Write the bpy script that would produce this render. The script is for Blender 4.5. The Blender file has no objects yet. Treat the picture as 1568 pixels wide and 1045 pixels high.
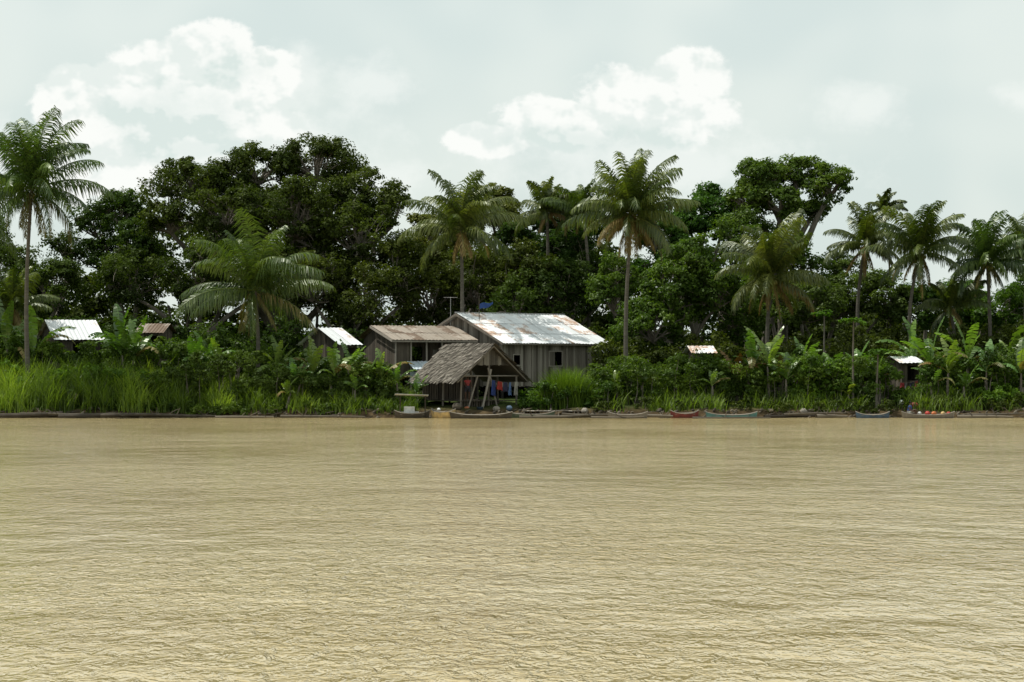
import bpy, math, random, numpy as np
from mathutils import Vector, Matrix
random.seed(11)
rng = np.random.default_rng(11)
scene = bpy.context.scene

# ---------------------------------------------------------------- survey helpers (metres)
S=0.0434; D0=150.0; HZ=559.0; CH=3.5
def X(px,d): return (px-784)*S*d/D0
def Z(py,d): return CH+(HZ-py)*S*d/D0
def M(p,d): return p*S*d/D0

def shore(x):
    x=np.asarray(x,dtype=float)
    return 150.0+0.5*np.sin(x*0.31+1)+0.3*np.sin(x*0.83)+0.18*np.sin(x*2.1+2)
def ground_h(x,y):
    x=np.asarray(x,dtype=float); y=np.asarray(y,dtype=float)
    t=y-shore(x)
    h=np.interp(t,[-60,-6,-0.3,0.35,4,12,60],[-4,-1.6,-0.08,0.42,0.85,1.1,1.5])
    h=h+np.where(t>0.3,0.08*np.sin(x*1.7+y)+0.06*np.sin(x*0.6-y*1.3),0)
    return h
def gz(x,y): return float(ground_h(x,y))

# ---------------------------------------------------------------- mesh builder
class MB:
    def __init__(s): s.v=[];s.q=[];s.r=[];s.m=[];s.n=0
    def add(s,v,q,rnd=0.5,mat=0):
        v=np.asarray(v,dtype=np.float32).reshape(-1,3); q=np.asarray(q,dtype=np.int32).reshape(-1,4)
        s.v.append(v); s.q.append(q+s.n)
        r=np.empty(len(v),dtype=np.float32); r[:]=rnd; s.r.append(r)
        s.m.append(np.full(len(q),mat,dtype=np.int32)); s.n+=len(v)
    def build(s,name,mats,smooth=False,parent=None):
        v=np.concatenate(s.v);q=np.concatenate(s.q);r=np.concatenate(s.r);m=np.concatenate(s.m)
        me=bpy.data.meshes.new(name)
        me.vertices.add(len(v)); me.vertices.foreach_set("co",v.ravel())
        me.loops.add(q.size); me.loops.foreach_set("vertex_index",q.ravel())
        me.polygons.add(len(q)); me.polygons.foreach_set("loop_start",np.arange(0,q.size,4,dtype=np.int32))
        me.polygons.foreach_set("material_index",m)
        me.polygons.foreach_set("use_smooth",np.full(len(q),smooth,dtype=bool))
        me.update(calc_edges=True)
        a=me.attributes.new("rnd",'FLOAT','POINT'); a.data.foreach_set("value",r)
        for x in mats: me.materials.append(x)
        ob=bpy.data.objects.new(name,me); scene.collection.objects.link(ob)
        if parent is not None: ob.parent=parent
        return ob
def empty(name,loc=(0,0,0)):
    e=bpy.data.objects.new(name,None); e.empty_display_size=0.5
    scene.collection.objects.link(e); return e

def tube(mb,pts,rad,sides=7,rnd=0.5,mat=0,cap=True):
    pts=np.asarray(pts,dtype=float); n=len(pts); rad=np.broadcast_to(np.asarray(rad,dtype=float),(n,))
    t=np.gradient(pts,axis=0); t/=np.linalg.norm(t,axis=1)[:,None]+1e-9
    ref=np.array([0.31,0.2,0.93]) if abs(t[0][2])<0.8 else np.array([1,0.1,0.0])
    u=np.cross(t,ref); u/=np.linalg.norm(u,axis=1)[:,None]+1e-9
    w=np.cross(t,u)
    an=np.linspace(0,2*math.pi,sides,endpoint=False)
    V=pts[:,None,:]+rad[:,None,None]*(np.cos(an)[None,:,None]*u[:,None,:]+np.sin(an)[None,:,None]*w[:,None,:])
    V=V.reshape(-1,3); q=[]
    for i in range(n-1):
        for j in range(sides):
            k=(j+1)%sides
            q.append((i*sides+j,i*sides+k,(i+1)*sides+k,(i+1)*sides+j))
    if cap:
        b=(n-1)*sides
        V=np.vstack([V,pts[-1]]); c=len(V)-1
        for j in range(0,sides-1,2): q.append((b+j,b+j+1,b+(j+2)%sides,c))
    mb.add(V,q,rnd,mat)

class Frame:
    def __init__(s,ox,oy,ang,oz=0.0):
        s.o=np.array([ox,oy,oz]); c,n=math.cos(ang),math.sin(ang)
        s.a=np.array([c,n,0]); s.b=np.array([n,-c,0]); s.z=np.array([0,0,1.0])
    def p(s,a,b,z): return s.o+s.a*a+s.b*b+s.z*z
BQ=[(0,1,2,3),(4,7,6,5),(0,4,5,1),(1,5,6,2),(2,6,7,3),(3,7,4,0)]
def box(mb,F,a0,a1,b0,b1,z0,z1,rnd=0.5,mat=0):
    v=[F.p(a,b,z) for z in (z0,z1) for a,b in ((a0,b0),(a1,b0),(a1,b1),(a0,b1))]
    mb.add(v,BQ,rnd,mat)
def slab(mb,P,th,rnd=0.5,mat=0):
    P=[np.asarray(p,dtype=float) for p in P]; t=np.asarray(th,dtype=float)
    mb.add(P+[p+t for p in P],BQ,rnd,mat)

# ---------------------------------------------------------------- materials
def newmat(name):
    m=bpy.data.materials.new(name); m.use_nodes=True; nt=m.node_tree
    for n in list(nt.nodes): nt.nodes.remove(n)
    out=nt.nodes.new("ShaderNodeOutputMaterial"); return m,nt,out
def ramp(nt,fac,cols):
    r=nt.nodes.new("ShaderNodeValToRGB"); e=r.color_ramp.elements
    while len(e)<len(cols): e.new(0.5)
    for i,(p,c) in enumerate(cols): e[i].position=p; e[i].color=(*c,1)
    nt.links.new(fac,r.inputs[0]); return r.outputs[0]
def noise(nt,scale,detail=3,rough=0.55,vec=None,mapscale=None,dim='3D',rot=0.0,dist=0.0):
    n=nt.nodes.new("ShaderNodeTexNoise"); n.noise_dimensions=dim; n.inputs["Scale"].default_value=scale
    n.inputs["Detail"].default_value=detail; n.inputs["Roughness"].default_value=rough; n.inputs["Distortion"].default_value=dist
    if vec is None:
        g=nt.nodes.new("ShaderNodeNewGeometry"); vec=g.outputs["Position"]
    if mapscale:
        mp=nt.nodes.new("ShaderNodeMapping"); mp.inputs["Scale"].default_value=mapscale; mp.inputs["Rotation"].default_value=(0,0,rot)
        nt.links.new(vec,mp.inputs[0]); vec=mp.outputs[0]
    nt.links.new(vec,n.inputs["Vector"]); return n.outputs["Fac"]
def math_n(nt,op,a,b=None,clamp=False):
    m=nt.nodes.new("ShaderNodeMath"); m.operation=op; m.use_clamp=clamp
    for i,x in enumerate((a,b)):
        if x is None: continue
        if isinstance(x,(int,float)): m.inputs[i].default_value=x
        else: nt.links.new(x,m.inputs[i])
    return m.outputs[0]
def mixc(nt,fac,a,b,mode='MIX'):
    m=nt.nodes.new("ShaderNodeMix"); m.data_type='RGBA'; m.blend_type=mode
    for i,x in ((0,fac),(6,a),(7,b)):
        if isinstance(x,(int,float)): m.inputs[i].default_value=x
        elif isinstance(x,tuple): m.inputs[i].default_value=(*x,1)
        else: nt.links.new(x,m.inputs[i])
    return m.outputs[2]
def attr(nt):
    a=nt.nodes.new("ShaderNodeAttribute"); a.attribute_name="rnd"; return a.outputs["Fac"]

def leaf_mat(name,dark,mid,light,transl=0.28,gloss=0.04,rough=0.45):
    m,nt,out=newmat(name)
    c=ramp(nt,attr(nt),[(0.05,dark),(0.5,mid),(0.95,light)])
    oi=nt.nodes.new("ShaderNodeObjectInfo")
    c=mixc(nt,1.0,c,mixc(nt,oi.outputs["Random"],(0.78,1.02,0.68),(1.28,1.08,0.68)),'MULTIPLY')
    d=nt.nodes.new("ShaderNodeBsdfDiffuse"); nt.links.new(c,d.inputs[0])
    t=nt.nodes.new("ShaderNodeBsdfTranslucent")
    tc=mixc(nt,1.0,c,(1.55,1.75,0.45),'MULTIPLY'); nt.links.new(tc,t.inputs[0])
    mx=nt.nodes.new("ShaderNodeMixShader"); mx.inputs[0].default_value=transl
    nt.links.new(d.outputs[0],mx.inputs[1]); nt.links.new(t.outputs[0],mx.inputs[2])
    g=nt.nodes.new("ShaderNodeBsdfGlossy"); g.inputs["Roughness"].default_value=rough; g.inputs[0].default_value=(0.9,0.95,0.85,1)
    m2=nt.nodes.new("ShaderNodeMixShader"); m2.inputs[0].default_value=gloss
    nt.links.new(mx.outputs[0],m2.inputs[1]); nt.links.new(g.outputs[0],m2.inputs[2])
    nt.links.new(m2.outputs[0],out.inputs[0]); return m
def surf_mat(name,cols,scale=2.0,rough=0.85,mapscale=None,rndw=0.5,metal=0.0,bump=0.0,spec=0.3,detail=3):
    m,nt,out=newmat(name)
    nz=noise(nt,scale,detail,0.6,mapscale=mapscale)
    f=math_n(nt,'ADD',math_n(nt,'MULTIPLY',attr(nt),rndw),math_n(nt,'MULTIPLY',nz,1.0-rndw),True)
    c=ramp(nt,f,cols)
    p=nt.nodes.new("ShaderNodeBsdfPrincipled"); nt.links.new(c,p.inputs["Base Color"])
    p.inputs["Roughness"].default_value=rough; p.inputs["Metallic"].default_value=metal
    p.inputs["Specular IOR Level"].default_value=spec
    if bump:
        b=nt.nodes.new("ShaderNodeBump"); b.inputs["Strength"].default_value=bump; b.inputs["Distance"].default_value=0.05
        nt.links.new(nz,b.inputs["Height"]); nt.links.new(b.outputs[0],p.inputs["Normal"])
    nt.links.new(p.outputs[0],out.inputs[0]); return m

L_dark=leaf_mat("leaf_dark",(0.012,0.022,0.006),(0.030,0.048,0.012),(0.075,0.105,0.027),0.30,0.008)
L_mid=leaf_mat("leaf_mid",(0.02,0.041,0.009),(0.047,0.087,0.018),(0.115,0.175,0.035),0.34,0.012)
L_light=leaf_mat("leaf_light",(0.032,0.068,0.012),(0.072,0.14,0.025),(0.15,0.245,0.048),0.38,0.012)
L_olive=leaf_mat("leaf_olive",(0.035,0.043,0.012),(0.07,0.087,0.024),(0.15,0.165,0.05),0.32,0.01)
L_palm=leaf_mat("leaf_palm",(0.02,0.036,0.010),(0.047,0.075,0.020),(0.12,0.15,0.045),0.32,0.045,0.4)
L_palmdead=leaf_mat("leaf_palm_dead",(0.07,0.055,0.03),(0.14,0.11,0.06),(0.24,0.2,0.12),0.2,0.02)
L_grass=leaf_mat("leaf_grass",(0.045,0.075,0.016),(0.12,0.19,0.042),(0.25,0.33,0.09),0.4,0.02)
L_ban=leaf_mat("leaf_banana",(0.035,0.07,0.016),(0.078,0.14,0.032),(0.175,0.26,0.085),0.36,0.06,0.35)
L_red=leaf_mat("leaf_dry_red",(0.08,0.045,0.02),(0.14,0.075,0.035),(0.2,0.12,0.06),0.3)
L_yel=leaf_mat("leaf_yellow",(0.11,0.14,0.03),(0.2,0.23,0.05),(0.32,0.34,0.1),0.35)
bark=surf_mat("bark",[(0.2,(0.045,0.038,0.03)),(0.8,(0.21,0.185,0.15))],3,0.9,(1,1,0.3),0.4)
bark_p=surf_mat("palm_bark",[(0.2,(0.045,0.04,0.032)),(0.8,(0.15,0.135,0.11))],2,0.9,(0.3,0.3,4),0.3)
coco=surf_mat("coconut_husk",[(0.2,(0.10,0.11,0.03)),(0.8,(0.25,0.2,0.06))],3,0.5,rndw=0.7)
wood=surf_mat("weathered_planks",[(0.15,(0.07,0.058,0.046)),(0.5,(0.18,0.157,0.13)),(0.9,(0.36,0.325,0.28))],2.2,0.85,(3,3,0.35),0.6,bump=0.3)
wood_d=surf_mat("dark_timber",[(0.2,(0.03,0.024,0.018)),(0.8,(0.12,0.10,0.075))],3,0.85,(1,1,0.5),0.5)
driftm=surf_mat("driftwood",[(0.2,(0.03,0.024,0.017)),(0.8,(0.19,0.16,0.12))],2,0.9,None,0.7)
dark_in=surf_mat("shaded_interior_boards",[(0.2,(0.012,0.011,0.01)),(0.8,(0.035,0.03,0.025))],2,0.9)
thatch=surf_mat("thatch",[(0.1,(0.04,0.034,0.026)),(0.5,(0.115,0.10,0.08)),(0.9,(0.27,0.245,0.205))],3,0.9,None,0.7)

def zinc_mat(name,clean,clean2,rust,amount):
    m,nt,out=newmat(name)
    base=mixc(nt,attr(nt),clean,clean2)
    n1=noise(nt,0.8,4,0.65); n2=noise(nt,3.0,3,0.7)
    f=math_n(nt,'ADD',math_n(nt,'MULTIPLY',n1,0.6),math_n(nt,'MULTIPLY',n2,0.25))
    f=math_n(nt,'ADD',f,math_n(nt,'MULTIPLY',attr(nt),0.22))
    mr=nt.nodes.new("ShaderNodeMapRange"); mr.inputs[1].default_value=0.60-amount; mr.inputs[2].default_value=0.70-amount
    nt.links.new(f,mr.inputs[0])
    c=mixc(nt,mr.outputs[0],base,rust)
    p=nt.nodes.new("ShaderNodeBsdfPrincipled"); nt.links.new(c,p.inputs["Base Color"])
    p.inputs["Roughness"].default_value=0.5; p.inputs["Metallic"].default_value=0.05
    nt.links.new(p.outputs[0],out.inputs[0]); return m
zinc=zinc_mat("corrugated_zinc",(0.58,0.60,0.61),(0.84,0.85,0.86),(0.42,0.28,0.20),0.03)
zinc_r=zinc_mat("rusty_zinc",(0.22,0.18,0.14),(0.36,0.31,0.26),(0.12,0.075,0.045),0.08)
zinc_b=zinc_mat("pale_blue_zinc",(0.38,0.45,0.5),(0.5,0.56,0.6),(0.25,0.2,0.16),-0.06)

def paint(name,c,rough=0.6):
    g=sum(c)/3; d=tuple(x*0.35+g*0.12 for x in c)
    return surf_mat(name,[(0.3,d),(0.5,tuple(x*0.75 for x in c)),(0.7,c)],3.0,rough,rndw=0.2)

# ---------------------------------------------------------------- foliage generators
def unit(v): return v/(np.linalg.norm(v,axis=-1,keepdims=True)+1e-9)
def lowf(P):
    return 0.5+0.25*np.sin(P[...,0]*0.9+P[...,2]*1.3+1)+0.25*np.sin(P[...,0]*0.37-P[...,2]*0.8+P[...,1]*0.6)
def puffs_to_leaves(mb,C,R,twigs=26,per=12,size=0.3,asp=0.58,flat=0.75,mat=0,tw=0.33,tone=None,up=0.45):
    C=np.asarray(C,dtype=float).reshape(-1,3); R=np.broadcast_to(np.asarray(R,dtype=float),(len(C),))
    n=len(C)
    d=rng.normal(size=(n,twigs,3)); d[...,2]+=0.35; d=unit(d)
    r=R[:,None]*(0.35+0.7*rng.random((n,twigs))**0.6)
    T=C[:,None,:]+d*r[...,None]*np.array([1,1,flat])
    pr=(rng.random(n) if tone is None else np.broadcast_to(tone,(n,)))
    tr=0.42*pr[:,None]+0.2*rng.random((n,twigs))+0.22*lowf(T)
    T=T.reshape(-1,3); dd=d.reshape(-1,3); tr=tr.reshape(-1); Rt=np.repeat(R,twigs)*tw
    k=len(T)
    e=rng.normal(size=(k,per,3)); e=unit(e)*(rng.random((k,per,1))**0.4)
    P=T[:,None,:]+e*Rt[:,None,None]*np.array([1.2,1.2,0.75])
    N=unit(dd[:,None,:]*0.7+np.array([0,0,up])+e*0.5+rng.normal(size=(k,per,3))*0.5)
    A=rng.normal(size=(k,per,3))
    U=unit(A-N*np.sum(A*N,-1,keepdims=True)); V=np.cross(N,U)
    s=size*(0.6+0.8*rng.random((k,per,1)))
    P=P.reshape(-1,3);U=(U*s*0.5).reshape(-1,3);V=(V*s*0.5*asp).reshape(-1,3)
    vv=np.stack([P-U,P+V+U*0.1,P+U,P-V+U*0.1],axis=1)
    rr=np.repeat(np.clip(np.repeat(tr,per)+0.22*rng.random(k*per),0,1),4)
    q=np.arange(len(P)*4).reshape(-1,4)
    mb.add(vv.reshape(-1,3),q,rr,mat)

def curve(p0,p1,bend=0.15,n=6,sag=0.0):
    p0=np.asarray(p0,float);p1=np.asarray(p1,float); L=np.linalg.norm(p1-p0)
    off=rng.normal(size=3)*bend*L; off2=rng.normal(size=3)*bend*L*0.5
    t=np.linspace(0,1,n)[:,None]
    return p0+(p1-p0)*t+off*np.sin(math.pi*t)*0.6+off2*np.sin(2*math.pi*t)*0.4+np.array([0,0,1])*sag*L*np.sin(math.pi*t)

def tree(name,bpx,d,crowns,leafm,trunk_r=0.35,R=1.1,twigs=26,per=13,size=0.225,dens=2.2,fork=0.5,limbw=1.0,flat=0.75,barkm=None):
    bx=X(bpx,d); base=np.array([bx,d,gz(bx,d)-0.1])
    mb=MB()
    cs=[]
    for c in crowns:
        cx,cy,rx,ry,cd=c; cs.append((np.array([X(cx,cd),cd,Z(cy,cd)]),M(rx,cd),M(ry,cd)))
    cen=np.mean([c[0] for c in cs],axis=0); zmin=min(c[0][2]-c[2] for c in cs)
    fk=np.array([base[0]*0.6+cen[0]*0.4,base[1]*0.6+cen[1]*0.4,base[2]+(zmin-base[2])*fork])
    tube(mb,curve(base,fk,0.05,7),np.linspace(trunk_r*1.25,trunk_r*0.8,7),9,0.5,1)
    for c,rx,rz in cs:
        ry=min(rx,rz*1.7)
        hub=c-np.array([0,0,rz*0.55])
        tube(mb,curve(fk,hub,0.1,8,0.03),np.linspace(trunk_r*0.6,trunk_r*0.3,8)*limbw,7,0.6,1)
        n=max(4,int(dens*(rx*rz+rx*ry)/(R*R)))
        dd=rng.normal(size=(n,3)); dd[:,2]+=0.35; dd=unit(dd)
        rr=0.5+0.5*rng.random((n,1))
        P=c+dd*rr*np.array([rx,ry,rz])
        RR=R*(0.5+0.7*rng.random(n))
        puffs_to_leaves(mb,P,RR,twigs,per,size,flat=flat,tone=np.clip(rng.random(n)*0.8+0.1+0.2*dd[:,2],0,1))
        for i in range(n):
            if rng.random()<0.7:
                e=P[i]-np.array([0,0,RR[i]*0.2])
                k=curve(hub,e,0.09,6,0.04)
                tube(mb,k,np.linspace(trunk_r*0.24,0.03,6)*limbw,5,0.7,1)
                for _ in range(3):
                    s=k[rng.integers(2,6)]
                    tube(mb,curve(s,s+unit(rng.normal(size=3)+[0,0,0.7])*RR[i]*1.25,0.1,4),np.linspace(0.04,0.012,4)*limbw,4,0.8,1)
    return mb.build(name,[leafm,barkm or bark])

def palm(name,px,py,d,Rpx,base_px=None,nf=26,dead=3,tr=0.17,upright=0.0,seed=0,mat=None,drop=1.0,thin=1.0,nuts=True,lw=1.0):
    r=np.random.default_rng(seed+100)
    top=np.array([X(px,d),d,Z(py,d)]); bx=X(base_px if base_px is not None else px+r.normal()*10,d)
    base=np.array([bx,d,gz(bx,d)-0.1]); L=M(Rpx,d)*1.25
    mb=MB()
    n=16;t=np.linspace(0,1,n)
    pts=base+(top-base)*t[:,None]; pts[:,0]+=np.sin(t*math.pi)*r.normal()*0.35
    rad=tr*(1.0+0.5*np.exp(-t*9)-0.35*t)
    tube(mb,pts,rad,9,0.5,1)
    wind=0.3
    for i in range(nf+dead):
        isd=i>=nf
        u=(i+0.5)/nf
        az=i*2.39996+r.normal()*0.3
        e0=math.radians(86-112*u**1.15+upright*15+r.normal()*8) if not isd else math.radians(-55+r.normal()*12)
        Lf=L*(0.84+0.22*math.sin(math.pi*min(1,u*0.85+0.1)))*(0.8+0.35*r.random())
        if isd: Lf*=0.7
        droop=math.radians((36+46*r.random()+16*u)*drop)*(1 if not isd else 0.4)
        m=15; tt=np.linspace(0,1,m); el=e0-droop*tt**1.8
        el=np.maximum(el,math.radians(-86))
        azs=az+(r.normal()*0.35-wind*math.sin(az))*tt**2
        step=np.stack([np.cos(el)*np.cos(azs),np.cos(el)*np.sin(azs),np.sin(el)],1)*(Lf/(m-1))
        ra=top+np.vstack([[0,0,0],np.cumsum(step[:-1],0)])
        tube(mb,ra,np.linspace(0.05,0.012,m),4,0.8 if not isd else 0.4,0 if not isd else 2,cap=False)
        K=int(70*thin); tl=np.linspace(0.10,1.0,K)
        idx=tl*(m-1); base_p=np.stack([np.interp(idx,np.arange(m),ra[:,j]) for j in range(3)],1)
        dirs=unit(np.stack([np.interp(idx,np.arange(m),step[:,j]) for j in range(3)],1))
        hz=np.array([-math.sin(az),math.cos(az),0.0]); sd=unit(np.cross(dirs,np.array([0,0,1.0]))+1e-4*hz)
        upv=np.cross(sd,dirs)
        ll=Lf*0.26*np.sin(math.pi*np.clip(0.2+0.72*tl,0,1))**0.7*(0.7+0.45*r.random(K))
        roll=r.normal()*0.35
        for sg in (-1,1):
            v=unit(dirs*0.7+sd*sg*0.8+upv*(0.1+sg*roll)-np.array([0,0,0.3+0.6*u])+r.normal(size=(K,3))*0.15)
            p1=base_p+v*ll[:,None]*0.45
            v2=unit(v-np.array([0,0,0.85+0.7*u])+r.normal(size=(K,3))*0.12); p2=p1+v2*ll[:,None]*0.55
            w=dirs*0.041*lw
            V=np.stack([base_p-w*0.7,base_p+w*0.7,p1+w,p1-w,p2+w*0.2,p2-w*0.2],1).reshape(-1,3)
            o=np.arange(K)[:,None]*6
            Q=np.concatenate([o+np.array([0,1,2,3]),o+np.array([3,2,4,5])])
            if isd or r.random()<0.25: Q=Q[r.random(len(Q))<0.8]
            tone=np.clip(0.1+0.5*r.random()+0.4*r.random((K,1)),0,1)*np.ones((1,6))
            mb.add(V,Q,tone.reshape(-1),2 if (isd or (u>0.9 and r.random()<0.4)) else 0)
    if nuts:
        for _ in range(9):
            a=r.random()*6.28; c=top+np.array([math.cos(a)*0.32,math.sin(a)*0.32,-0.25-0.3*r.random()])
            tt=np.linspace(-1,1,5); tube(mb,c+np.stack([tt*0,tt*0,tt*0.14],1),0.13*np.sqrt(np.maximum(0.02,1-tt**2)),6,r.random(),3)
    return mb.build(name,[mat or L_palm,bark_p,L_palmdead,coco])

def banana(px,py_top,d,mat=None,name="banana_plant",n=8,gr=None):
    x=X(px,d); b=np.array([x,d,gz(x,d)-0.05 if gr is None else gr]); zt=Z(py_top,d)
    H=max(1.3,(zt-b[2]))*(0.85+0.35*rng.random()); hs=H*0.5; ll=max(1.1,H*0.56)
    mb=MB()
    tube(mb,curve(b,b+[rng.normal()*0.2,0,hs],0.03,5),[0.13,0.11,0.09,0.08,0.05],8,0.8,1)
    top=b+np.array([0,0,hs]); n=n+int(rng.integers(-2,2))
    for i in range(n):
        az=i*2.4+rng.normal()*0.5; e0=math.radians(88-55*i/n+rng.normal()*9); L=ll*(0.65+0.6*rng.random())
        m=9;t=np.linspace(0,1,m); el=e0-math.radians(50+60*rng.random())*t**1.6*(0.5+i/n)
        st=np.stack([np.cos(el)*math.cos(az),np.cos(el)*math.sin(az),np.sin(el)],1)*L/(m-1)
        ra=top+np.vstack([[0,0,0],np.cumsum(st[:-1],0)])
        sd=np.array([-math.sin(az),math.cos(az),0.0])
        w=0.27*(L/1.8)**0.6*np.sin(math.pi*np.clip((t-0.1)/0.92,0,1))**0.55
        tn=0.1+0.65*rng.random()
        tube(mb,ra,np.linspace(0.025,0.008,m),4,0.95,0,cap=False)
        for sg in (-1,1):
            for k in range(1,m-1):
                for h in range(2):
                    f0=h*0.5;f1=f0+0.42
                    a=ra[k]*(1-f0)+ra[k+1]*f0; c=ra[k]*(1-f1)+ra[k+1]*f1
                    w0=w[k]*(1-f0)+w[k+1]*f0; w1=w[k]*(1-f1)+w[k+1]*f1
                    dr=-(0.1+0.7*rng.random())
                    o=unit(sd*sg+np.array([0,0,dr])+st[k]/np.linalg.norm(st[k])*0.3)
                    mb.add([a,c,c+o*w1,a+o*w0],[(0,1,2,3)],min(1,tn+0.2*rng.random()),0 if i<n-1 or mat else 2)
    return mb.build(name,[mat or L_ban,bark,L_palmdead])

def blades(mb,xs,ys,hs,w=0.035,lean=0.35,mat=0,seg=3,tone=None,zoff=0):
    n=len(xs); b=np.stack([xs,ys,ground_h(xs,ys)-0.03+zoff],1)
    az=rng.random(n)*6.28; le=lean*(0.3+rng.random(n))
    d=np.stack([np.cos(az),np.sin(az),np.zeros(n)],1)
    sd=np.stack([-np.sin(az+rng.normal(size=n)*0.6),np.cos(az),np.zeros(n)],1)
    t=np.linspace(0,1,seg+1)
    P=b[:,None,:]+d[:,None,:]*(hs*le)[:,None,None]*(t**2)[None,:,None]
    P[...,2]+=hs[:,None]*(t-0.25*(le[:,None])*t**3)
    W=(w*(1-0.85*t**1.5))[None,:,None]*sd[:,None,:]
    V=np.stack([P-W,P+W],2).reshape(-1,3)
    o=(np.arange(n)*(2*(seg+1)))[:,None,None]; k=np.arange(seg)[None,:,None]*2
    Q=(o+k+np.array([0,1,3,2])[None,None,:]).reshape(-1,4)
    tn=(rng.random(n) if tone is None else tone)
    mb.add(V,Q,np.repeat(np.clip(tn,0,1),2*(seg+1)),mat)

# ================================================================ TERRAIN + WATER
def grid_obj(name,xs,ys,hf,mat,smooth=True):
    XX,YY=np.meshgrid(xs,ys); ZZ=hf(XX,YY)
    V=np.stack([XX,YY,ZZ],-1).reshape(-1,3); nx=len(xs);ny=len(ys)
    i=np.arange(ny-1)[:,None]*nx+np.arange(nx-1)[None,:]
    Q=np.stack([i,i+1,i+nx+1,i+nx],-1).reshape(-1,4)
    mb=MB(); mb.add(V,Q,0.5); return mb.build(name,[mat],smooth)
gx=np.concatenate([np.linspace(-4000,-70,20),np.arange(-60,60.1,0.4),np.linspace(70,4000,20)])
gy=np.concatenate([[-3000,-500,0,60,100,130,142],np.arange(146,160,0.35),np.arange(160,200,2.0),[230,300,500,900,2000,5000]])
mg,nt,out=newmat("ground_soil_and_litter")
c1=ramp(nt,noise(nt,1.5,4,0.65),[(0.3,(0.03,0.022,0.013)),(0.7,(0.10,0.072,0.04))])
c2=ramp(nt,noise(nt,2.2,3,0.65),[(0.3,(0.02,0.03,0.01)),(0.7,(0.06,0.08,0.025))])
g=nt.nodes.new("ShaderNodeNewGeometry"); sp=nt.nodes.new("ShaderNodeSeparateXYZ"); nt.links.new(g.outputs["Position"],sp.inputs[0])
mr=nt.nodes.new("ShaderNodeMapRange"); mr.inputs[1].default_value=0.4; mr.inputs[2].default_value=0.8; nt.links.new(sp.outputs[2],mr.inputs[0])
p=nt.nodes.new("ShaderNodeBsdfDiffuse")
nt.links.new(mixc(nt,mr.outputs[0],c1,c2),p.inputs["Color"]); nt.links.new(p.outputs[0],out.inputs[0])
grid_obj("ground",gx,gy,ground_h,mg)

mw,nt,out=newmat("muddy_river_water")
geo=nt.nodes.new("ShaderNodeNewGeometry"); pos=geo.outputs["Position"]
n1=noise(nt,1.0,3,0.62,pos,(3.3,1.8,1),'2D',0.15,0.5); n2=noise(nt,1.0,1,0.6,pos,(9.5,5.0,1),'2D',-0.2); n3=noise(nt,1.0,2,0.5,pos,(0.5,0.4,1),'2D',0.35)
patch=noise(nt,1.0,3,0.65,pos,(0.06,0.05,1),'2D',0.1)
mr=nt.nodes.new("ShaderNodeMapRange"); mr.inputs[1].default_value=0.36; mr.inputs[2].default_value=0.64; mr.inputs[3].default_value=0.45; mr.inputs[4].default_value=1.3
nt.links.new(patch,mr.inputs[0])
h=math_n(nt,'ADD',math_n(nt,'MULTIPLY',n1,0.10),math_n(nt,'MULTIPLY',n2,0.026))
h=math_n(nt,'MULTIPLY',h,mr.outputs[0]); h=math_n(nt,'ADD',h,math_n(nt,'MULTIPLY',n3,0.11))
b=nt.nodes.new("ShaderNodeBump"); b.inputs["Strength"].default_value=1.0; b.inputs["Distance"].default_value=1.0
nt.links.new(h,b.inputs["Height"])
sil=noise(nt,1.0,3,0.6,pos,(0.05,0.12,1),'2D')
col=ramp(nt,sil,[(0.3,(0.37,0.285,0.135)),(0.7,(0.435,0.35,0.185))])
p=nt.nodes.new("ShaderNodeBsdfPrincipled"); nt.links.new(col,p.inputs["Base Color"])
p.inputs["Roughness"].default_value=0.07; p.inputs["IOR"].default_value=1.4
nt.links.new(b.outputs[0],p.inputs["Normal"]); nt.links.new(p.outputs[0],out.inputs[0])
mb=MB(); mb.add([(-4000,-3000,0),(4000,-3000,0),(4000,170,0),(-4000,170,0)],[(0,1,2,3)]); mb.build("river_water",[mw])

# ================================================================ TREES
tree("rain_tree",420,182,[(300,285,72,40,182),(395,262,72,36,183),(485,255,74,40,184),(560,300,58,42,181),(262,330,42,50,180),(345,335,62,48,178),(450,335,78,55,178),(550,365,66,58,177),(600,325,26,40,179),(400,320,60,40,186),(500,320,60,40,187)],L_dark,0.6,limbw=0.9)
tree("broadleaf_tree",200,185,[(185,325,44,36,185),(150,345,34,36,187),(215,380,48,50,183),(160,400,40,40,186)],L_dark,0.4,R=1.0)
tree("broadleaf_tree",290,175,[(205,430,62,48,177),(310,425,68,55,175),(400,420,64,55,176),(350,400,60,40,180)],L_dark,0.4)
tree("broadleaf_tree",520,173,[(480,435,64,52,174),(560,450,62,55,173),(620,425,42,65,175)],L_dark,0.35)
tree("broadleaf_tree",60,178,[(20,440,60,55,178),(85,450,55,45,176),(105,385,28,32,186),(-20,380,40,50,182)],L_dark,0.35)
tree("broadleaf_tree",690,186,[(655,375,38,50,184),(700,345,40,42,187),(745,315,42,32,188),(775,350,35,40,186)],L_olive,0.35,R=0.85)
tree("broadleaf_tree",720,178,[(660,450,55,60,178),(730,435,62,60,179),(800,430,58,65,177)],L_dark,0.35)
tree("broadleaf_tree",850,182,[(845,335,42,40,186),(800,385,42,50,183),(870,395,52,60,181),(900,350,30,30,185)],L_dark,0.35,R=0.95)
tree("broadleaf_tree",860,175,[(850,460,60,55,176),(915,440,36,55,177),(790,470,50,44,174)],L_dark,0.35)
tree("broadleaf_tree",1060,184,[(1075,295,22,18,187),(1055,335,48,32,185),(1105,335,35,34,186),(1010,375,48,50,183),(1095,305,16,14,187)],L_mid,0.35,R=0.8)
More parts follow.
